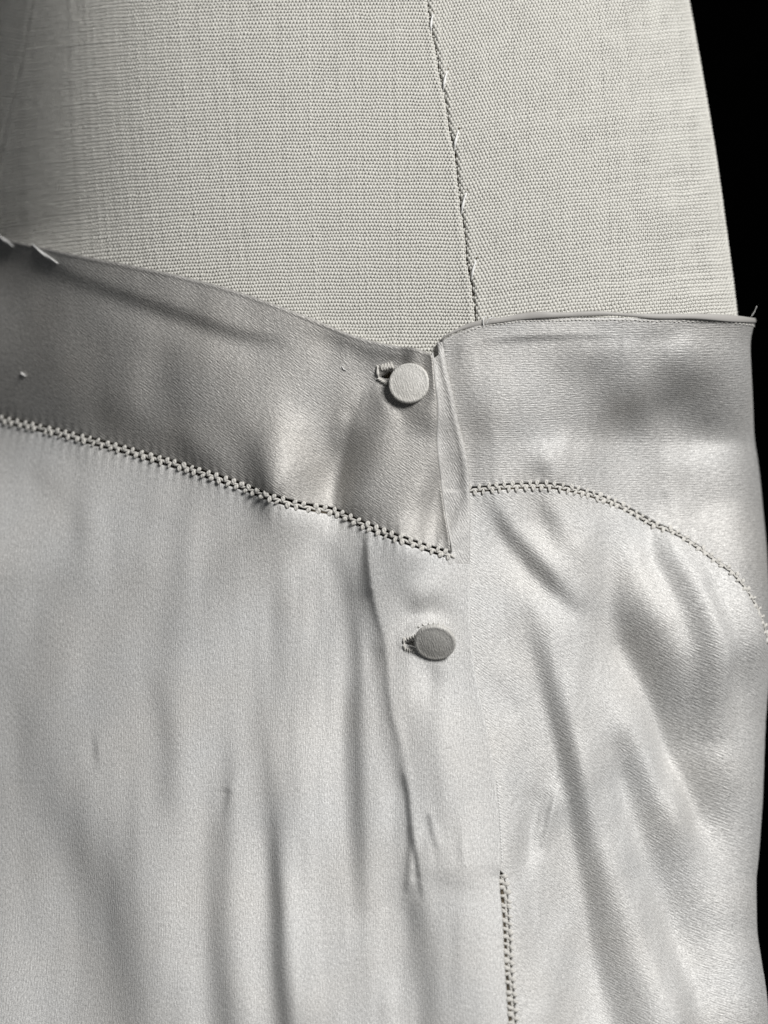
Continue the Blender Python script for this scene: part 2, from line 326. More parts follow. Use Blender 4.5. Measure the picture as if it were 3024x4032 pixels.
def tube_mesh(name, paths, norms, ra, rb, sides=6, uv=None):
    """paths (P,N,3), norms (P,N,3) surface normals; ra in-plane radius, rb radius along the normal (broadcastable to P,N)."""
    P, N, _ = paths.shape
    T = np.gradient(paths, axis=1); T /= np.linalg.norm(T, axis=-1, keepdims=True) + 1e-12
    B = np.cross(norms, T); B /= np.linalg.norm(B, axis=-1, keepdims=True) + 1e-12
    n = np.cross(T, B)
    ra = np.broadcast_to(ra, (P, N)) * S; rb = np.broadcast_to(rb, (P, N)) * S
    a = np.arange(sides) * 2 * math.pi / sides + 0.3
    V = paths[:, :, None] + B[:, :, None] * (np.cos(a)[None, None, :, None] * ra[:, :, None, None]) + n[:, :, None] * (np.sin(a)[None, None, :, None] * rb[:, :, None, None])
    idx = np.arange(P * N * sides).reshape(P, N, sides); nx = np.roll(idx, -1, axis=2)
    Q = np.stack([idx[:, :-1], nx[:, :-1], nx[:, 1:], idx[:, 1:]], -1).reshape(-1, 4)
    return mesh_fast(name, V, Q, None)
class NT:
    def __init__(s, name):
        s.m = bpy.data.materials.new(name); s.m.use_nodes = True; s.t = s.m.node_tree; s.b = s.t.nodes['Principled BSDF']
    def n(s, typ, **kw):
        x = s.t.nodes.new(typ)
        for k, v in kw.items():
            if k in x.inputs.keys(): x.inputs[k].default_value = v
            else: setattr(x, k, v)
        return x
    def l(s, a, b): s.t.links.new(a, b)
def satin(name, col, rough, spec, metal, ang, fine=(30, 130), bump=0.5, crinkle=0.3, var=0.10, sheen=0.15, twill=0.0):
    m = NT(name); b = m.b
    b.inputs['Roughness'].default_value = rough; b.inputs['Specular IOR Level'].default_value = spec; b.inputs['Metallic'].default_value = metal
    b.inputs['Sheen Weight'].default_value = sheen; b.inputs['Sheen Roughness'].default_value = 0.5
    uv = m.n('ShaderNodeUVMap')
    mp = m.n('ShaderNodeMapping'); mp.inputs['Rotation'].default_value = (0, 0, math.radians(ang))
    m.l(uv.outputs[0], mp.inputs[0])
    mp2 = m.n('ShaderNodeMapping'); mp2.inputs['Scale'].default_value = (fine[0], fine[1], 1); m.l(mp.outputs[0], mp2.inputs[0])
    n1 = m.n('ShaderNodeTexNoise'); n1.inputs['Scale'].default_value = 1.0; n1.inputs['Detail'].default_value = 2.0; m.l(mp2.outputs[0], n1.inputs['Vector'])
    n2 = m.n('ShaderNodeTexNoise'); n2.inputs['Scale'].default_value = 85.0; n2.inputs['Detail'].default_value = 3.0; n2.inputs['Roughness'].default_value = 0.65; m.l(uv.outputs[0], n2.inputs['Vector'])
    n3 = m.n('ShaderNodeTexNoise'); n3.inputs['Scale'].default_value = 3.0; n3.inputs['Detail'].default_value = 2.0; m.l(uv.outputs[0], n3.inputs['Vector'])
    wt = m.n('ShaderNodeTexWave'); wt.wave_type = 'BANDS'; wt.bands_direction = 'Y'; wt.inputs['Scale'].default_value = 34.0; wt.inputs['Distortion'].default_value = 3.5
    wt.inputs['Detail'].default_value = 2.0; wt.inputs['Detail Scale'].default_value = 6.0; m.l(mp.outputs[0], wt.inputs['Vector'])
    b0 = m.n('ShaderNodeBump'); b0.inputs['Strength'].default_value = twill; b0.inputs['Distance'].default_value = 0.0003; m.l(wt.outputs['Fac'], b0.inputs['Height'])
    b1 = m.n('ShaderNodeBump'); m.l(b0.outputs[0], b1.inputs['Normal']); b1.inputs['Strength'].default_value = bump; b1.inputs['Distance'].default_value = 0.0004; m.l(n1.outputs['Fac'], b1.inputs['Height'])
    b2 = m.n('ShaderNodeBump'); b2.inputs['Strength'].default_value = crinkle; b2.inputs['Distance'].default_value = 0.0004
    m.l(n2.outputs['Fac'], b2.inputs['Height']); m.l(b1.outputs[0], b2.inputs['Normal']); m.l(b2.outputs[0], b.inputs['Normal'])
    # thread-to-thread value changes, faint warm and cool mottling of old silk
    mr = m.n('ShaderNodeMapRange'); mr.inputs[1].default_value = 0.3; mr.inputs[2].default_value = 0.7; mr.inputs[3].default_value = 1 - var; mr.inputs[4].default_value = 1 + var
    m.l(n1.outputs['Fac'], mr.inputs[0])
    mr2 = m.n('ShaderNodeMapRange'); mr2.inputs[1].default_value = 0.3; mr2.inputs[2].default_value = 0.7; mr2.inputs[3].default_value = 1 - var * 1.3; mr2.inputs[4].default_value = 1 + var * 1.3
    n4 = m.n('ShaderNodeTexNoise'); n4.inputs['Scale'].default_value = 210.0; n4.inputs['Detail'].default_value = 1.0; m.l(uv.outputs[0], n4.inputs['Vector'])
    m.l(n4.outputs['Fac'], mr2.inputs[0])
    mu = m.n('ShaderNodeMath', operation='MULTIPLY'); m.l(mr.outputs[0], mu.inputs[0]); m.l(mr2.outputs[0], mu.inputs[1])
    rp = m.n('ShaderNodeValToRGB'); r = rp.color_ramp
    r.elements[0].position = 0.3; r.elements[0].color = (col[0] * .995, col[1], col[2] * 1.004, 1)
    r.elements[1].position = 0.72; r.elements[1].color = (col[0] * 1.005, col[1] * .995, col[2] * .98, 1)
    m.l(n3.outputs['Fac'], rp.inputs[0])
    vm = m.n('ShaderNodeVectorMath', operation='SCALE'); m.l(rp.outputs[0], vm.inputs[0]); m.l(mu.outputs[0], vm.inputs['Scale'])
    m.l(vm.outputs[0], b.inputs['Base Color'])
    return m.m
def plain(name, col, rough=0.8, var=0.12, scale=4000, bump=0.0, spec=0.3, sheen=0.0):
    m = NT(name); b = m.b; b.inputs['Roughness'].default_value = rough; b.inputs['Specular IOR Level'].default_value = spec
    b.inputs['Sheen Weight'].default_value = sheen
    tc = m.n('ShaderNodeNewGeometry')
    n = m.n('ShaderNodeTexNoise'); n.inputs['Scale'].default_value = scale; n.inputs['Detail'].default_value = 3; m.l(tc.outputs['Position'], n.inputs['Vector'])
    mr = m.n('ShaderNodeMapRange'); mr.inputs[1].default_value = .3; mr.inputs[2].default_value = .7; mr.inputs[3].default_value = 1 - var; mr.inputs[4].default_value = 1 + var; m.l(n.outputs['Fac'], mr.inputs[0])
    vm = m.n('ShaderNodeVectorMath', operation='SCALE'); vm.inputs[0].default_value = col; m.l(mr.outputs[0], vm.inputs['Scale']); m.l(vm.outputs[0], b.inputs['Base Color'])
    if bump:
        bp = m.n('ShaderNodeBump'); bp.inputs['Strength'].default_value = bump; bp.inputs['Distance'].default_value = 0.0003; m.l(n.outputs['Fac'], bp.inputs['Height']); m.l(bp.outputs[0], b.inputs['Normal'])
    return m.m
M = dict(
    crepe=satin('crepe_side', (.592, .590, .582), .62, .30, 0.15, 90, (60, 190), .34, .28, .17, .04, .10),
    twill=satin('crepe_side_bias', (.595, .592, .583), .72, .35, 0.44, 35, (50, 190), .5, .26, .18, .04, .17),
    band=satin('satin_side_bias', (.45, .44, .423), .66, .45, 0.6, 36, (50, 190), .5, .24, .18, .03, .17),
    band2=satin('satin_side_straight', (.54, .535, .525), .70, .45, 0.62, 0, (50, 190), .5, .24, .18, .03, .18),
    strip=satin('satin_side_facing', (.54, .535, .525), .70, .45, 0.5, 62, (50, 190), .5, .34, .12, .03, .2),
    hem=satin('rolled_hem_silk', (.36, .35, .335), .55, .4, 0.0, 0, (60, 60), .3, .3, .08, .1),
    button=satin('button_satin', (.54, .53, .505), .55, .4, 0.05, 65, (45, 170), .4, .25, .18, .03, .10),
    canvas=plain('canvas_thread', (.62, .612, .575), .95, .12, 2500, 0.2, .1, 0.0),
    backing=plain('canvas_backing_cloth', (.33, .30, .25), .95, .2, 900),
    stitch=plain('hemstitch_silk', (.60, .585, .55), .55, .18, 5000, .5, .5, .2),
    thread=plain('white_sewing_thread', (.78, .78, .77), .4, .1, 6000, .3, .5, .2),
    hole_shade=plain('hole_shade_brown', (.15, .125, .09), .95, .25, 700),  # shade inside seam, button and needle holes, put in as brown colour
    gutter=plain('seam_brown', (.045, .034, .02), .95, .3, 900),
    black=plain('black_backdrop_cloth', (.0006, .0006, .0006), 1.0, .1, 30, 0, 0.0),
)

# ------------------------------------------------------------------ backdrop (structure)
bw = 1.6
me = mesh_fast('backdrop', [(-bw, .75, ZC - bw), (bw, .75, ZC - bw), (bw, .75, ZC + bw), (-bw, .75, ZC + bw)], [(0, 1, 2, 3)], smooth=False)
bd = add('backdrop', me, M['black']); bd['kind'] = 'structure'

# ------------------------------------------------------------------ things
def thing(name, label, cat):
    o = bpy.data.objects.new(name, None); scene.collection.objects.link(o); o.empty_display_size = .02
    o['label'] = label; o['category'] = cat; return o
form = thing('dress_form', 'cream canvas covered dress form torso standing bare above the satin waistband', 'dress form')
skirt = thing('skirt', 'pale grey satin skirt with hemstitched waistband, buttoned on the canvas dress form', 'skirt')

# ---- canvas of the dress form: woven threads in three panels
SEAM = [(1655, -200), (1676, -60), (1686, 30), (1703, 130), (1722, 230), (1728, 280), (1746, 350), (1762, 450), (1772, 520), (1790, 590), (1802, 700), (1817, 830), (1832, 930), (1838, 1030), (1855, 1105), (1867, 1190), (1873, 1290), (1874, 1420)]
LSEAM = [(165, -200), (130, 20), (104, 180), (66, 350), (30, 500), (0, 640), (-40, 860), (-70, 1100)]
cSE, cLSE = curve(SEAM), curve(LSEAM); seam, lseam = f_of_v(cSE), f_of_v(cLSE)
VT, VB = -160.0, 1480.0
def hide_limit(p):      # canvas ends just beneath the band
    return np.where(p < 1700, lb_top(p) + 48, rb_top(p) + 50)
def back_surface(name, pl, pr, off, nc, nr, v0, v1, mat, parent):
    s = np.linspace(0, 1, nc)[None, :]; v = np.linspace(v0, v1, nr)[:, None]
    p = pl(v) + (pr(v) - pl(v)) * s; v = np.minimum(v + 0 * p, hide_limit(p) + 8)
    P, _ = surf(p, v, np.full_like(p, off)); return add(name, mesh_fast(name, P, gridquads(nr, nc)), mat, parent)
def panel(name, pl, pr, lean, slope, pitch_w, pitch_v, seed, label=None):
    r = np.random.default_rng(seed)
    root = back_surface(name, lambda v: pl(v), lambda v: pr(v), -11.0, 90, 60, VT, VB + 120, M['backing'], form)
    if label: root['label'] = label
    # wefts: rows; points at every half warp
    nrow = int((VB - VT) / pitch_v) + 24
    vj = VT - 150 + pitch_v * np.arange(nrow) + r.normal(0, .8, nrow)
    lo, hi = float(pl(np.array([VT])).min()) , 0
    vs = np.linspace(VT, VB, 40); lo = pl(vs).min(); hi = pr(vs).max()
    ncol = int((hi - lo) / pitch_w) + 2
    pi_ = lo - 260 + pitch_w * np.arange(ncol + int(520 / pitch_w)) + r.normal(0, .22, ncol + int(520 / pitch_w))
    A = 4.2
    wv = noise2(18, 18, seed + 40)          # small drift of the threads
    def drift(p, v, k): return 1.1 * sample(np.roll(wv, 97 * k, 1), p * 0.9 + 100, v * 0.9 + 900)
    def edge_drop(p, v):
        d = np.minimum(p - pl(v), pr(v) - p)
        return -14.0 * np.exp(-np.clip(d, 0, None) / 5.5) + 3.0 * np.exp(-((d - 20) / 14.0) ** 2)
    def build(nm, I, J, warp):
        ii, jj = np.meshgrid(I, J, indexing='ij') if warp else np.meshgrid(I, J, indexing='xy')
        p = np.interp(ii, np.arange(len(pi_)), pi_); v = np.interp(jj, np.arange(nrow), vj)
        p2 = p + lean(p, v); v2 = v + slope(p, v)
        p2 = p2 + drift(p2, v2, 1); v2 = v2 + drift(p2, v2, 3)
        ph = np.cos(math.pi * (ii + jj)) * (1 if warp else -1)
        hz = (5.2 if warp else 1.6) * ph
        inside = (p2 > pl(v2) + 1) & (p2 < pr(v2) - 1) & (v2 > VT) & (v2 < hide_limit(p2))
        nth = p.shape[0]
        hz = hz + r.normal(0, .35, hz.shape)
        fat = (1 + r.normal(0, .07, (nth, 1))) * (1 + .035 * sample(np.roll(wv, 53, 0), p2 * .8 + 200, v2 * .8 + 1000))
        P, n = surf(p2, v2, hz + edge_drop(p2, v2))
        T = np.gradient(P, axis=1); T /= np.linalg.norm(T, axis=-1, keepdims=True) + 1e-12
        B = np.cross(n, T); sides = 5
        fat = fat * (1 + r.normal(0, .05, p.shape)) * np.where(r.random((nth, 1)) < .05, 1.16, 1.0)
        ra = (4.3 if warp else 5.6) * fat; rb = (3.6 if warp else 3.4) * fat
        bulk = 1 + (.32 if warp else .12) * ph; ra = ra * bulk
        a = np.radians(np.array([-35, 35, 90, 145, 215])) if False else np.arange(sides) * 2 * math.pi / sides + math.pi / 2
        V = P[:, :, None] + B[:, :, None] * (np.cos(a)[None, None, :, None] * (ra * S)[:, :, None, None]) + n[:, :, None] * (np.sin(a)[None, None, :, None] * (rb * S)[:, :, None, None])
        N = p.shape[1]; idx = np.arange(nth * N * sides).reshape(nth, N, sides); nx = np.roll(idx, -1, axis=2)
        ok = inside[:, :-1] & inside[:, 1:]
        # the underside of each thread is never seen: keep the three upper strips
        keep = [0, 1, 4, 3][:4]
        Q = np.stack([idx[:, :-1], nx[:, :-1], nx[:, 1:], idx[:, 1:]], -1)[:, :, keep][ok].reshape(-1, 4)
        used = np.unique(Q); remap = np.zeros(nth * N * sides, np.int64); remap[used] = np.arange(len(used))
        o = add(nm, mesh_fast(nm, V.reshape(-1, 3)[used], remap[Q]), M['canvas'], root); o['kind'] = 'stuff'
        return len(Q)
    half_i = np.arange(0, len(pi_) - 1, .5); half_j = np.arange(0, nrow - 1, .5)
    a = build('warp_threads', np.arange(len(pi_) - 1), half_j, True)
    b = build('weft_threads', half_i, np.arange(nrow - 1), False)
panel('canvas_front_panel', lambda v: lseam(v), lambda v: seam(v),
      lambda p, v: (v - 600) * (0.20 * sm((1600 - p) / 1300)), lambda p, v: -(p - 1500) * 0.0 + 0.00003 * np.clip(1500 - p, 0, None) ** 2 * 1.0, 7.1, 13.6, 11,
      'wide cream canvas panel with open weave')
panel('canvas_side_panel', lambda v: seam(v), lambda v: 0 * v + 3330.0,
      lambda p, v: -0.06 * (v - 600), lambda p, v: -0.16 * (p - 1850) + 0.00004 * np.clip(p - 1850, 0, None) ** 2, 7.3, 13.4, 12)
panel('canvas_back_panel', lambda v: 0 * v - 640.0, lambda v: lseam(v), lambda p, v: 0.1 * (v - 600), lambda p, v: 0.1 * (p), 7.3, 13.6, 13)
# dark gutter under the seam between the two panels
gv_ = np.linspace(VT, 1400, 120)
P, n = surf(seam(gv_), gv_, np.full_like(gv_, -9.5))
add('seam_gutter', tube_mesh('seam_gutter', P[None], n[None], 5.0, 2.6), M['gutter'], form)
P, n = surf(lseam(gv_), gv_, np.full_like(gv_, 1.0))
add('seam_ridge', tube_mesh('seam_ridge', P[None], n[None], 4.0, 1.5), M['canvas'], form)
# slip stitches across the seam, each with the needle hole it leaves through
def thread_piece(name, pts, off, rad, mat, parent, n=14, twist=True, taper=True, over_fn=None):
    c = smooth_poly(pts, n); p = inv_p(c[:, 0], c[:, 1]); t = np.linspace(0, 1, n)
    off = np.broadcast_to(off, (n,)) if np.size(off) == n else np.interp(t, np.linspace(0, 1, np.size(off)), np.atleast_1d(off))
    if over_fn is not None: off = off + over_fn(p, c[:, 1])
    P, nn = surf(p, c[:, 1], off)
    R = rad * (np.clip(np.minimum(t, 1 - t) * 6 + .25, 0, 1) if taper else 1)
    if not twist: return add(name, tube_mesh(name, P[None], nn[None], R, R, 6), mat, parent)
    T = np.gradient(P, axis=0); T /= np.linalg.norm(T, axis=1, keepdims=True); B = np.cross(nn, T)
    a = t * 5
    D = (B * np.cos(a)[:, None] + nn * np.sin(a)[:, None]) * (rad * .38 * S)
    return add(name, tube_mesh(name, np.stack([P + D, P - D]), np.stack([nn, nn]), R * .62, R * .62, 5), mat, parent)
for a, b in [((1705, 55), (1696, 130)), ((1762, 278), (1745, 358)), ((1806, 512), (1788, 594)), ((1837, 756), (1816, 846)), ((1875, 1022), (1855, 1104))]:
    mid = ((a[0] + b[0]) / 2 - 1, (a[1] + b[1]) / 2)
    thread_piece('slip_stitch', [a, mid, b], (2, 10, 12, 10, -2), 5.2, M['thread'], form, 18)
    c = surf(inv_p([a[0] + 3], [a[1] - 5]), [a[1] - 5], [6.0])
    me = tube_mesh('needle_hole', np.stack([c[0][0] + np.outer(np.linspace(-3.5, 3.5, 5) * S, (0, 0, 1))])[:1], np.repeat(c[1][:1][:, None], 5, 1), np.array([1.5, 4, 4.6, 4, 1.5]), 2.0, 6)
    add('needle_hole', me, M['hole_shade'], form)

# ------------------------------------------------------------------ cloth panels of the skirt
def nonuni(n, edge=.012, k=4):     # rows packed at both ends
    t = np.linspace(0, 1, n); e = np.array([0, .08, .25, .5, .8]) * edge
    return np.unique(np.concatenate([e, 1 - e, t]))
def roll(d, R): q = np.clip(1 - d / R, 0, 1); return -R * (1 - np.sqrt(np.clip(1 - q * q, 0, 1)))
def cloth(name, Pn, Vn, off, uvrot, mat, parent, back=(1, 1, 1, 1)):
    """Pn, Vn nominal grids (rows top to bottom, columns left to right); back: fold the rim backwards at top, right, bottom, left."""
    P, n = surf(Pn, Vn, off); uv = np.stack([Pn, -Vn], -1) / 1000.0
    def rim(P, uv, n, where):
        if where == 't': return np.vstack([(P[:1] - n[:1] * 14 * S), P]), np.vstack([uv[:1], uv]), np.vstack([n[:1], n])
        if where == 'b': return np.vstack([P, (P[-1:] - n[-1:] * 14 * S)]), np.vstack([uv, uv[-1:]]), np.vstack([n, n[-1:]])
        if where == 'l': return np.hstack([(P[:, :1] - n[:, :1] * 14 * S), P]), np.hstack([uv[:, :1], uv]), np.hstack([n[:, :1], n])
        return np.hstack([P, (P[:, -1:] - n[:, -1:] * 14 * S)]), np.hstack([uv, uv[:, -1:]]), np.hstack([n, n[:, -1:]])
    for f, wv in zip(back, 'trbl'):
        if f: P, uv, n = rim(P, uv, n, wv)
    nr, nc = P.shape[:2]
    return add(name, mesh_fast(name, P, gridquads(nr, nc), uv.reshape(-1, 2)), mat, parent)
def coons(pl, pr, top, bot, nc, nr, se=.006, te=.012, it=8):
    s = nonuni(nc, se)[None, :]; t = nonuni(nr, te)[:, None]
    v = 0 * s + (top(np.array([[800.]])) + (bot(np.array([[800.]])) - top(np.array([[800.]]))) * t)
    p = pl(v) + (pr(v) - pl(v)) * s
    for k in range(it):
        v = top(p) + (bot(p) - top(p)) * t; p = pl(v) + (pr(v) - pl(v)) * s
    return p, v
PL = -420.0
HW = 14.0
def off_left(p, v): return 40.0 + hL(p, v)
flare = lambda p, v: 24 * np.exp(-np.clip(v - rb_top(p), 0, None) / 62.0) * sm((p - 2500) / 520) + 14 * np.exp(-np.clip(v - rb_top(p), 0, None) / 50.0)
rb_off = lambda p, v: floor_(26.0 + hR(p, v) - 18 * sm((r_edge(v) - p) / 22) + flare(p, v), -60 + 80 * sm((rb_top(p) + 150 - v) / 90))
rs_off = lambda p, v: 26.0 + hR(p, v) - 8 * sm((r_edge(v) - p) / 30) * sm((3420 - v) / 40)
def over(o, low, gap): return low + gap + 3.0 * np.logaddexp(0, (o - low - gap) / 3.0)     # the upper layer always lies on the lower one
# pulled-open buttonholes: (polyline, half widths, depth)
HOLES = [([(1496, 1484), (1512, 1480), (1530, 1474), (1560, 1480)], (3, 10, 15, 16), 78.0), ([(1598, 2535), (1612, 2533), (1630, 2532), (1660, 2532)], (2, 7, 14, 16), 62.0)]
def pit(p, v):
    u, _ = proj(p, v); out = 0 * p
    for pts, hw, dp in HOLES:
        pts = np.array(pts, float); m = (np.abs(u - pts[:, 0].mean()) < 130) & (np.abs(v - pts[:, 1].mean()) < 130)
        if not m.any(): continue
        X, Y = u[m], v[m]; best = np.full(X.shape, -9e9)
        for k in range(len(pts) - 1):
            a, b = pts[k], pts[k+1]; d = b - a; t = np.clip(((X - a[0]) * d[0] + (Y - a[1]) * d[1]) / (d @ d), 0, 1)
            ds = np.hypot(X - a[0] - t * d[0], Y - a[1] - t * d[1]); best = np.maximum(best, hw[k] + t * (hw[k+1] - hw[k]) - ds)
        out[m] += -dp * sm((best + 2) / 8.0) + 3.5 * np.exp(-((best + 10) / 7.0) ** 2)
    for bu, bv, br, bd in ((1608, 1508, 92, 6), (1700, 2572, 74, 3)):      # cloth gives way under the buttons
        out = out - bd * np.exp(-(((u - bu) ** 2 + (v - bv) ** 2) / br ** 2) ** 2)
    return out
# --- front waistband
p, v = coons(lambda v: 0 * v + PL, lambda v: lb_edge(v), lb_top, lambda p: l_seam(p) - HW, 330, 120)
u_, _ = proj(p, v)
d_t = v - lb_top(p); d_b = l_seam(p) - HW - v; d_r = lb_edge(v) - p
lean = 110 * np.clip(d_b / 750, 0, 1) * sm((1350 - p) / 1200)
pk = 3.0 * np.cos(2 * math.pi * p / 36.0) * np.exp(-d_b / 22.0)
off_lb = lambda p, v: floor_(53.0 + hL(p, v) + 110 * np.clip((l_seam(p) - HW - v) / 750, 0, 1) * sm((1350 - p) / 1200), -40 + 65 * sm((lb_top(p) + 130 - v) / 110))
def lb_top_off(p, v):
    w = sm((p - 1600) / 70)
    return off_lb(p, v) * (1 - w) + w * over(off_lb(p, v), np.maximum(off_left(p, v), rb_off(p, v) + 9), 14)
o_ = lb_top_off(p, v) + roll(d_t, 9) + roll(d_r, 9) + roll(d_b, 7) - 10 * np.exp(-d_b / 45.0) + pit(p, v) + pk + 4.0 * np.exp(-((d_r - 10) / 6.0) ** 2) + 3.0 * np.exp(-((d_t - 9) / 6.0) ** 2)
front_band = cloth('front_waistband', p, v, o_, 0, M['band'], skirt, (1, 1, 1, 0)); front_band['label'] = 'darker satin waistband piece with the round button'
# --- front panel below it
LTOP = lambda p: np.where(p <= 1790, np.minimum(l_seam(p) + HW, 2224), 2224)
p, v = coons(lambda v: 0 * v + PL, lambda v: r_edge(v), LTOP, lambda p: 0 * p + 4480, 330, 340, .005, .005)
d_t = v - LTOP(p); d_r = r_edge(v) - p
pk = 3.4 * np.cos(2 * math.pi * (p + 12) / 36.0 + .012 * d_t) * np.exp(-d_t / 30.0) * sm((1790 - p) / 10)
o_ = np.where(p > r_edge(v) - 120, over(off_left(p, v), rs_off(p, v) - 40 * sm((r_edge(v) - 60 - p) / 60), 13), off_left(p, v)) + roll(d_t, 7) * sm((1786 - p) / 10) + roll(d_r, 9) - 10 * np.exp(-d_r / 40.0) * sm((v - 3400) / 60) + pit(p, v) + pk
front_panel = cloth('front_panel', p, v, o_, 0, M['crepe'], skirt, (1, 1, 0, 0)); front_panel['label'] = 'matte pale panel with gathered vertical folds'
# --- strip of the placket between the two waistbands
vv = np.linspace(1352, 2224, 150)[:, None]; s = nonuni(26, .05)[None, :]
pl_ = np.minimum(lb_edge(vv) - 34, r_edge(vv) - 30); pl_ = r_edge(vv) - 24 + (pl_ - r_edge(vv) + 24) * sm((vv - 1396) / 40); p = pl_ + (r_edge(vv) - pl_) * s; v = vv + 0 * p
d_r = r_edge(v) - p
o_ = over(off_left(p, v), np.where(v < r_seam(p), rb_off(p, v), rs_off(p, v)), 9) + roll(d_r, 9) - 10 * sm((1420 - v) / 70) + 5 * np.exp(-((d_r - 16) / 12.0) ** 2) * sm((2000 - v) / 100)
strip = cloth('placket_strip', p, v, o_, 0, M['strip'], skirt, (1, 1, 0, 0))
# --- back waistband
p, v = coons(lambda v: 0 * v + 1690.0, lambda v: 0 * v + 3620.0, rb_top, lambda p: r_seam(p) - HW * .75, 300, 120)
d_t = v - rb_top(p); d_b = r_seam(p) - HW * .75 - v
o_ = rb_off(p, v) + roll(d_t, 8) + roll(d_b, 6) - 26 * sm((1775 - p) / 60) * sm((1500 - v) / 120) + 2.5 * np.cos(2 * math.pi * p / 33.0) * np.exp(-d_b / 18.0)
back_band = cloth('back_waistband', p, v, o_, 0, M['band2'], skirt, (1, 0, 1, 0)); back_band['label'] = 'lighter satin waistband piece under the buttoned end'
# --- back panel
cL = np.vstack([np.stack([r_edge(np.linspace(1900, 3390, 80)) - 46, np.linspace(1900, 3390, 80)], 1), np.stack([low_seam(np.linspace(3440, 4500, 50)) + 9, np.linspace(3440, 4500, 50)], 1)])
bl = f_of_v(cL)
p, v = coons(lambda v: bl(v), lambda v: 0 * v + 3620.0, lambda p: r_seam(p) + HW * .75, lambda p: 0 * p + 4480, 300, 330, .006, .005)
d_t = v - r_seam(p) - HW * .75; d_l = p - bl(v)
o_ = rs_off(p, v) + roll(d_t, 6) + roll(d_l, 7) + 2.5 * np.cos(2 * math.pi * p / 33.0) * np.exp(-d_t / 24.0)
back_panel = cloth('back_panel', p, v, o_, 0, M['twill'], skirt, (1, 0, 0, 1)); back_panel['label'] = 'bright panel with long slanting folds'
# --- added sheet, its brown standing for the shade seen through the open seams
p, v = coons(lambda v: 0 * v + PL, lambda v: 0 * v + 3560.0, lambda p: np.where(p < 1700, lb_top(p) + 50, rb_top(p) + 150), lambda p: 0 * p + 4480, 200, 200)
uH = np.where(p < r_edge(v), hL(p, v), hR(p, v))
P, n = surf(p, v, np.minimum(uH - 4, 2.0))
add('hole_shade_sheet', mesh_fast('hole_shade_sheet', P, gridquads(*p.shape)), M['hole_shade'], skirt)
# --- rolled hem along the top of the back waistband, thin turned edges on the front one
def tube_on(name, pp, vv, off, ra, rb, mat, parent, sides=8):
    P, n = surf(pp, vv, off); return add(name, tube_mesh(name, P[None], n[None], ra, rb, sides), mat, parent)
pp = np.linspace(inv_p([1722], [1362])[0], 3500, 300); vv = rb_top(pp) - 9 * sm((pp - 1720) / 160) - 4.5 * np.sin(pp / 120.0 + .6) - 2.4 * np.sin(pp / 47.0)
hh = rb_off(pp, rb_top(pp)) + 1 - 22 * sm((1800 - pp) / 90)
rolled = tube_on('rolled_hem', pp, vv, hh + 4 * np.sin(pp / 83.) + 2 * np.sin(pp / 31.), (10.5 + 2.5 * np.sin(pp / 110.0 + 1) + 1.2 * np.sin(pp / 37.0)) * (.45 + .55 * sm((pp - 1715) / 200)), 5.0, M['hem'], skirt, 12)
c = cLBT[(cLBT[:, 0] > PL) & (cLBT[:, 0] < 1712)]
tube_on('turned_edge', c[:, 0], c[:, 1] + 4, lb_top_off(c[:, 0], c[:, 1] + 6) - 2, 3.2, 3.2, M['band'], skirt)
c = cLBE[(cLBE[:, 1] > 1396) & (cLBE[:, 1] < 2180)]
tube_on('turned_edge', c[:, 0] - 3, c[:, 1], lb_top_off(c[:, 0] - 6, c[:, 1]) - 1, 3.5, 3.5, M['band2'], skirt)

# ------------------------------------------------------------------ hemstitching: two staggered rows of wrapped bars along a cord
def bar_mesh(name, L, Rw, seed):
    r = random.Random(seed); N = 7; t = np.linspace(-.5, .5, N)
    paths, norms = [], []
    for s in (-1, 1):
        bow = np.cos(t * math.pi)
        x = s * Rw * .42 * np.cos(t * 4.0 + r.uniform(-.5, .5)) + r.uniform(-1, 1); y = t * L; z = bow * 3.0 - 2 + s * np.sin(t * 4.0) * 1.6
        paths.append(np.stack([x, y, z], -1) * S); norms.append(np.tile((0, 0, 1.0), (N, 1)))
    k = np.array([.6, .95, 1.08, 1.0, 1.1, .95, .6])
    return tube_mesh(name, np.array(paths), np.array(norms), Rw * .62 * k[None], np.minimum(Rw * .62, 4.2) * k[None], 6)
def frame_at(p, v, dp, dv, off):
    P, n = surf(np.array([p]), np.array([v]), np.array([off])); P2, _ = surf(np.array([p + dp]), np.array([v + dv]), np.array([off]))
    n = n[0]; T = P2[0] - P[0]; T -= n * (T @ n); T /= np.linalg.norm(T); B = np.cross(n, T)
    return P[0], T, B, n
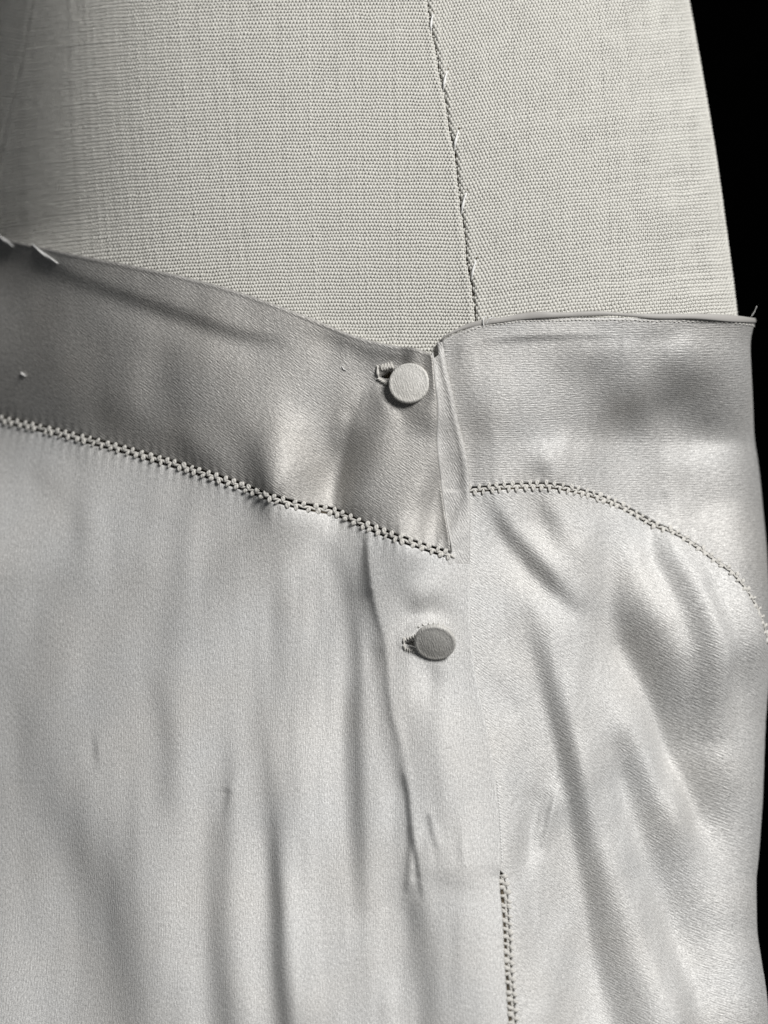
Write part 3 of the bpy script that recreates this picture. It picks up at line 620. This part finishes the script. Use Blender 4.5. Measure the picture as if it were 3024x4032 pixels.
def hemstitch(name, c, off, pitch, barL, barR, gap, slant, label, cord_r=7.0):
    root_p = surf(c[:, 0], c[:, 1], off(c[:, 0], c[:, 1]) + 1.0)
    # cord in the middle, a little wavy
    d = np.concatenate([[0], np.cumsum(np.linalg.norm(np.diff(c, axis=0), axis=1))]); n = int(d[-1] / (pitch / 6))
    tt = np.linspace(0, d[-1], n); cp, cv = np.interp(tt, d, c[:, 0]), np.interp(tt, d, c[:, 1])
    wob = 3.2 * np.sin(2 * math.pi * tt / pitch)
    P, nn = surf(cp, cv + wob, off(cp, cv) + 1.5 + 2.0 * np.cos(4 * math.pi * tt / pitch))
    seam_o = add(name, tube_mesh(name, P[None], nn[None], cord_r * (1 + .3 * np.cos(4 * math.pi * tt / pitch)), cord_r * .75, 6), M['stitch'], skirt)
    seam_o['label'] = label
    var = [bar_mesh('hemstitch_bar', barL, barR, q) for q in range(5)]
    for q in var: q.materials.append(M['stitch'])
    k = 0
    for row in (-1, 1):
        x = pitch * (.25 if row < 0 else .75)
        while x < d[-1]:
            xx = x + random.gauss(0, 3.0); p0, v0 = np.interp(xx, d, c[:, 0]), np.interp(xx, d, c[:, 1])
            p1, v1 = np.interp(xx + 4, d, c[:, 0]), np.interp(xx + 4, d, c[:, 1]); x += pitch
            if abs(p1 - p0) + abs(v1 - v0) < 1e-6: continue
            o = float(off(np.array([p0]), np.array([v0]))[0])
            Pt, T, B, nn = frame_at(p0, v0, p1 - p0, v1 - v0, o + 3.5)
            if B[2] < -1e-9 and abs(T[0]) > .3: B = -B; T = -T
            ctr = Pt + B * (-row * gap * S); rot = slant + random.gauss(0, .24)
            A_ = B * math.cos(rot) + T * math.sin(rot); X = np.cross(A_, nn)
            sc = 1 + random.gauss(0, .16)
            m = Matrix(((X[0] * sc, A_[0], nn[0], ctr[0]), (X[1] * sc, A_[1], nn[1], ctr[1]), (X[2] * sc, A_[2], nn[2], ctr[2]), (0, 0, 0, 1)))
            o_ = bpy.data.objects.new('hemstitch_bar', var[random.randrange(5)]); scene.collection.objects.link(o_)
            o_.parent = seam_o; o_.matrix_world = m; k += 1
cl = cLS[(cLS[:, 0] > -90) & (cLS[:, 0] < 1792)]
hemstitch('front_hemstitch', cl, lambda p, v: 42 + hL(p, v), 36.0, 21, 9.4, 9.5, .3, 'hemstitched seam under the front waistband', 4.5)
cr = cRS[(cRS[:, 0] > r_edge(cRS[:, 1]) - 8) & (cRS[:, 0] < cRS[158, 0] + 300)]
hemstitch('back_hemstitch', cr, lambda p, v: 24 + hR(p, v), 33.0, 23, 8.0, 10.5, .08, 'curved hemstitched seam under the back waistband', 4.5)
ct = cLOW[(cLOW[:, 1] > 3440)]
hemstitch('vertical_hemstitch', ct, lambda p, v: 30 + 0.5 * (hL(p, v) + hR(p, v)), 31.0, 24, 8.6, 11, .2, 'hemstitched seam running down below the placket', 5.5)

# ------------------------------------------------------------------ covered buttons
def lathe(name, prof, seg=64):
    prof = np.array(prof, float); a = np.linspace(0, 2 * math.pi, seg, endpoint=False)
    V = np.stack([prof[:, None, 0] * np.cos(a), prof[:, None, 0] * np.sin(a), prof[:, None, 1] + 0 * a], -1)
    n = len(prof); i = np.arange(n * seg).reshape(n, seg); nx = np.roll(i, -1, 1)
    Q = np.stack([i[:-1], nx[:-1], nx[1:], i[1:]], -1).reshape(-1, 4)
    uv = V[..., :2].reshape(-1, 2) / 1000
    return mesh_fast(name, V * S, Q, uv)
face = lathe('button', [(79, 0), (80.5, 5), (80.8, 10), (79.6, 14.5), (77, 17.6), (73.5, 19), (70, 19), (66.5, 18.7), (62, 18.9), (52, 20.4), (38, 22.4), (20, 23.6), (0.5, 24)])
under = lathe('button_back', [(0.5, -9), (30, -9), (66, -7), (76, -3), (80, 2.05)])
shank = lathe('button_shank', [(16, -40), (16, -8)], 16)
def button(u, v, off, nrm, spin, label):
    p = inv_p([u], [v]); P, n = surf(p, np.array([v]), np.array([off]))
    z = Vector([float(q) for q in nrm]).normalized(); x = Vector((1, 0, spin)); x = (x - z * x.dot(z)).normalized(); y = z.cross(x)
    m = Matrix.Translation(Vector(P[0])) @ Matrix((x, y, z)).transposed().to_4x4()
    o = add('button', face, M['button'], skirt); o.matrix_world = m; o['label'] = label
    for nm, me in (('button_back', under), ('button_shank', shank)):
        q = add(nm, me, M['button'], o)
    return o
def cloth_normal(u, v, r, fn):
    q = [surf(inv_p([u + a], [v + b]), np.array([v + b]), fn(inv_p([u + a], [v + b]), np.array([float(v + b)])))[0][0] for a, b in ((-r, 0), (r, 0), (0, -r), (0, r))]
    n = np.cross(q[3] - q[2], q[1] - q[0]); n = n / np.linalg.norm(n); return n if n[1] < 0 else -n
ub_n = 0.45 * cloth_normal(1610, 1507, 75, lb_top_off) + 0.55 * np.array((.08, -1, .2))
ub_off = float(off_lb(inv_p([1610], [1507]), np.array([1507.]))[0])
lb_off = float(off_left(inv_p([1708], [2532]), np.array([2532.]))[0])
button(1617, 1514, ub_off + 9, ub_n, -.1, 'flat satin covered button at the waist')
button(1719, 2523, lb_off + 40, (-0.10, -0.84, -0.50), -.18, 'tilted satin covered button with dark face below the waistband')
# ------------------------------------------------------------------ buttonholes: overcast ends
def bh(name, pieces, fn, label):
    off = 0.0
    root = None
    for i, (a, b, r) in enumerate(pieces):
        mid = ((a[0] + b[0]) / 2, (a[1] + b[1]) / 2)
        if root is None: root = thread_piece(name, [a, mid, b], off + np.array([0, 5, 7, 5, 0]), r, M['stitch'], skirt, 12, over_fn=fn); root['label'] = label
        else: thread_piece('overcast_stitch', [a, mid, b], off + np.array([-3, 4, 6, 4, -5]), r, M['stitch'], root, 10, over_fn=fn)
P1 = [((1487, 1438), (1491, 1492), 6.0)]
for k in range(9):
    a = k / 8; P1.append(((1500 + 46 * a, 1436 - 6 * a + random.gauss(0, 2)), (1509 + 40 * a, 1464 - 10 * a + random.gauss(0, 2)), 4.2))
for k in range(6):
    a = k / 5; P1.append(((1484 + 34 * a, 1498 + 22 * a + random.gauss(0, 2)), (1502 + 30 * a, 1488 + 18 * a), 4.2))
bh('buttonhole', P1, lambda p, v: lb_top_off(p, v) + 1.5 + np.maximum(pit(p, v), -8), 'overcast buttonhole end beside the flat button')
P2 = [((1596, 2508), (1601, 2562), 5.5)]
for k in range(5):
    a = k / 4; P2.append(((1600 + 40 * a, 2510 - 16 * a + random.gauss(0, 2)), (1607 + 38 * a, 2526 - 16 * a), 3.8))
for k in range(5):
    a = k / 4; P2.append(((1600 + 34 * a, 2566 + 6 * a + random.gauss(0, 2)), (1606 + 32 * a, 2546 + 8 * a), 3.8))
for k in range(13):
    a = math.radians(205 - 16 * k * .82 - 0); cx, cy = 1706, 2528
    x0, y0, x1, y1 = cx + 91 * math.cos(a), cy - 80 * math.sin(a), cx + 80 * math.cos(a), cy - 69 * math.sin(a)
    if y0 < 2500 and x0 > 1640: P2.append(((x0 + random.gauss(0, 2), y0 + random.gauss(0, 2)), (x1, y1), random.uniform(1.6, 2.6)))
bh('buttonhole', P2, lambda p, v: off_left(p, v) - 0.5 + np.maximum(pit(p, v), -14), 'overcast buttonhole around the tilted button')

# ------------------------------------------------------------------ loose threads, basting, topstitching
def lbo(u, v): return float(off_lb(inv_p([u], [v]), np.array([float(v)]))[0])
for pts in ([(108, 962), (137, 990), (166, 1018)], [(244, 1006), (288, 1044), (336, 1078)]):
    thread_piece('basting_stitch', pts, (lbo(*pts[0]) + 2, lbo(*pts[1]) + 7, lbo(*pts[2]) + 2), 6, M['thread'], skirt, 16)
thread_piece('lint', [(136, 1474), (145, 1482), (154, 1488)], lbo(145, 1482) + 5, 5, M['thread'], skirt, 8)
thread_piece('lint', [(1350, 1444), (1358, 1456), (1368, 1460)], lbo(1358, 1456) + 4, 2.6, M['thread'], skirt, 8)
thread_piece('frayed_thread', [(1905, 1290), (1903, 1268), (1909, 1256), (1918, 1252)], (40, 46, 44, 42), 2.6, M['thread'], skirt, 14)
thread_piece('frayed_thread', [(1914, 1282), (1930, 1260), (1950, 1254)], (40, 44, 38), 2.2, M['thread'], skirt, 14)
thread_piece('frayed_thread', [(2876, 1262), (2872, 1240), (2868, 1222)], (85, 105, 120), 2.4, M['thread'], skirt, 12)
q = np.arange(1860.0, 3250.0, 15.0); ps, ns = [], []
for a0 in q:
    a = a0 + np.linspace(1.5, 11.5, 5); b = rb_top(a) + 11 + random.gauss(0, 1.0)
    P, n = surf(a, b, rb_off(a, b) + np.array([-3, .5, 1.5, .5, -3])); ps.append(P); ns.append(n)
o = add('hem_stitching', tube_mesh('hem_stitching', np.array(ps), np.array(ns), np.array([1.2, 2.4, 2.8, 2.4, 1.2]), 2.4, 6), M['stitch'], skirt); o['kind'] = 'stuff'
c = smooth_poly([(1955, 3070), (1964, 3180), (1970, 3300), (1974, 3395)], 27)
pp = inv_p(c[:, 0], c[:, 1])
ps, ns = [], []
for k in range(26):
    t = np.linspace(.12, .88, 5); a = pp[k] + (pp[k+1] - pp[k]) * t; b = c[k, 1] + (c[k+1, 1] - c[k, 1]) * t
    P, n = surf(a, b, 40 + .25 * hL(a, b) + np.array([-2, 2, 3, 2, -2])); ps.append(P); ns.append(n)
o = add('topstitching', tube_mesh('topstitching', np.array(ps), np.array(ns), np.array([1.5, 3, 3.4, 3, 1.5]), 3.0, 6), M['thread'], skirt); o['kind'] = 'stuff'
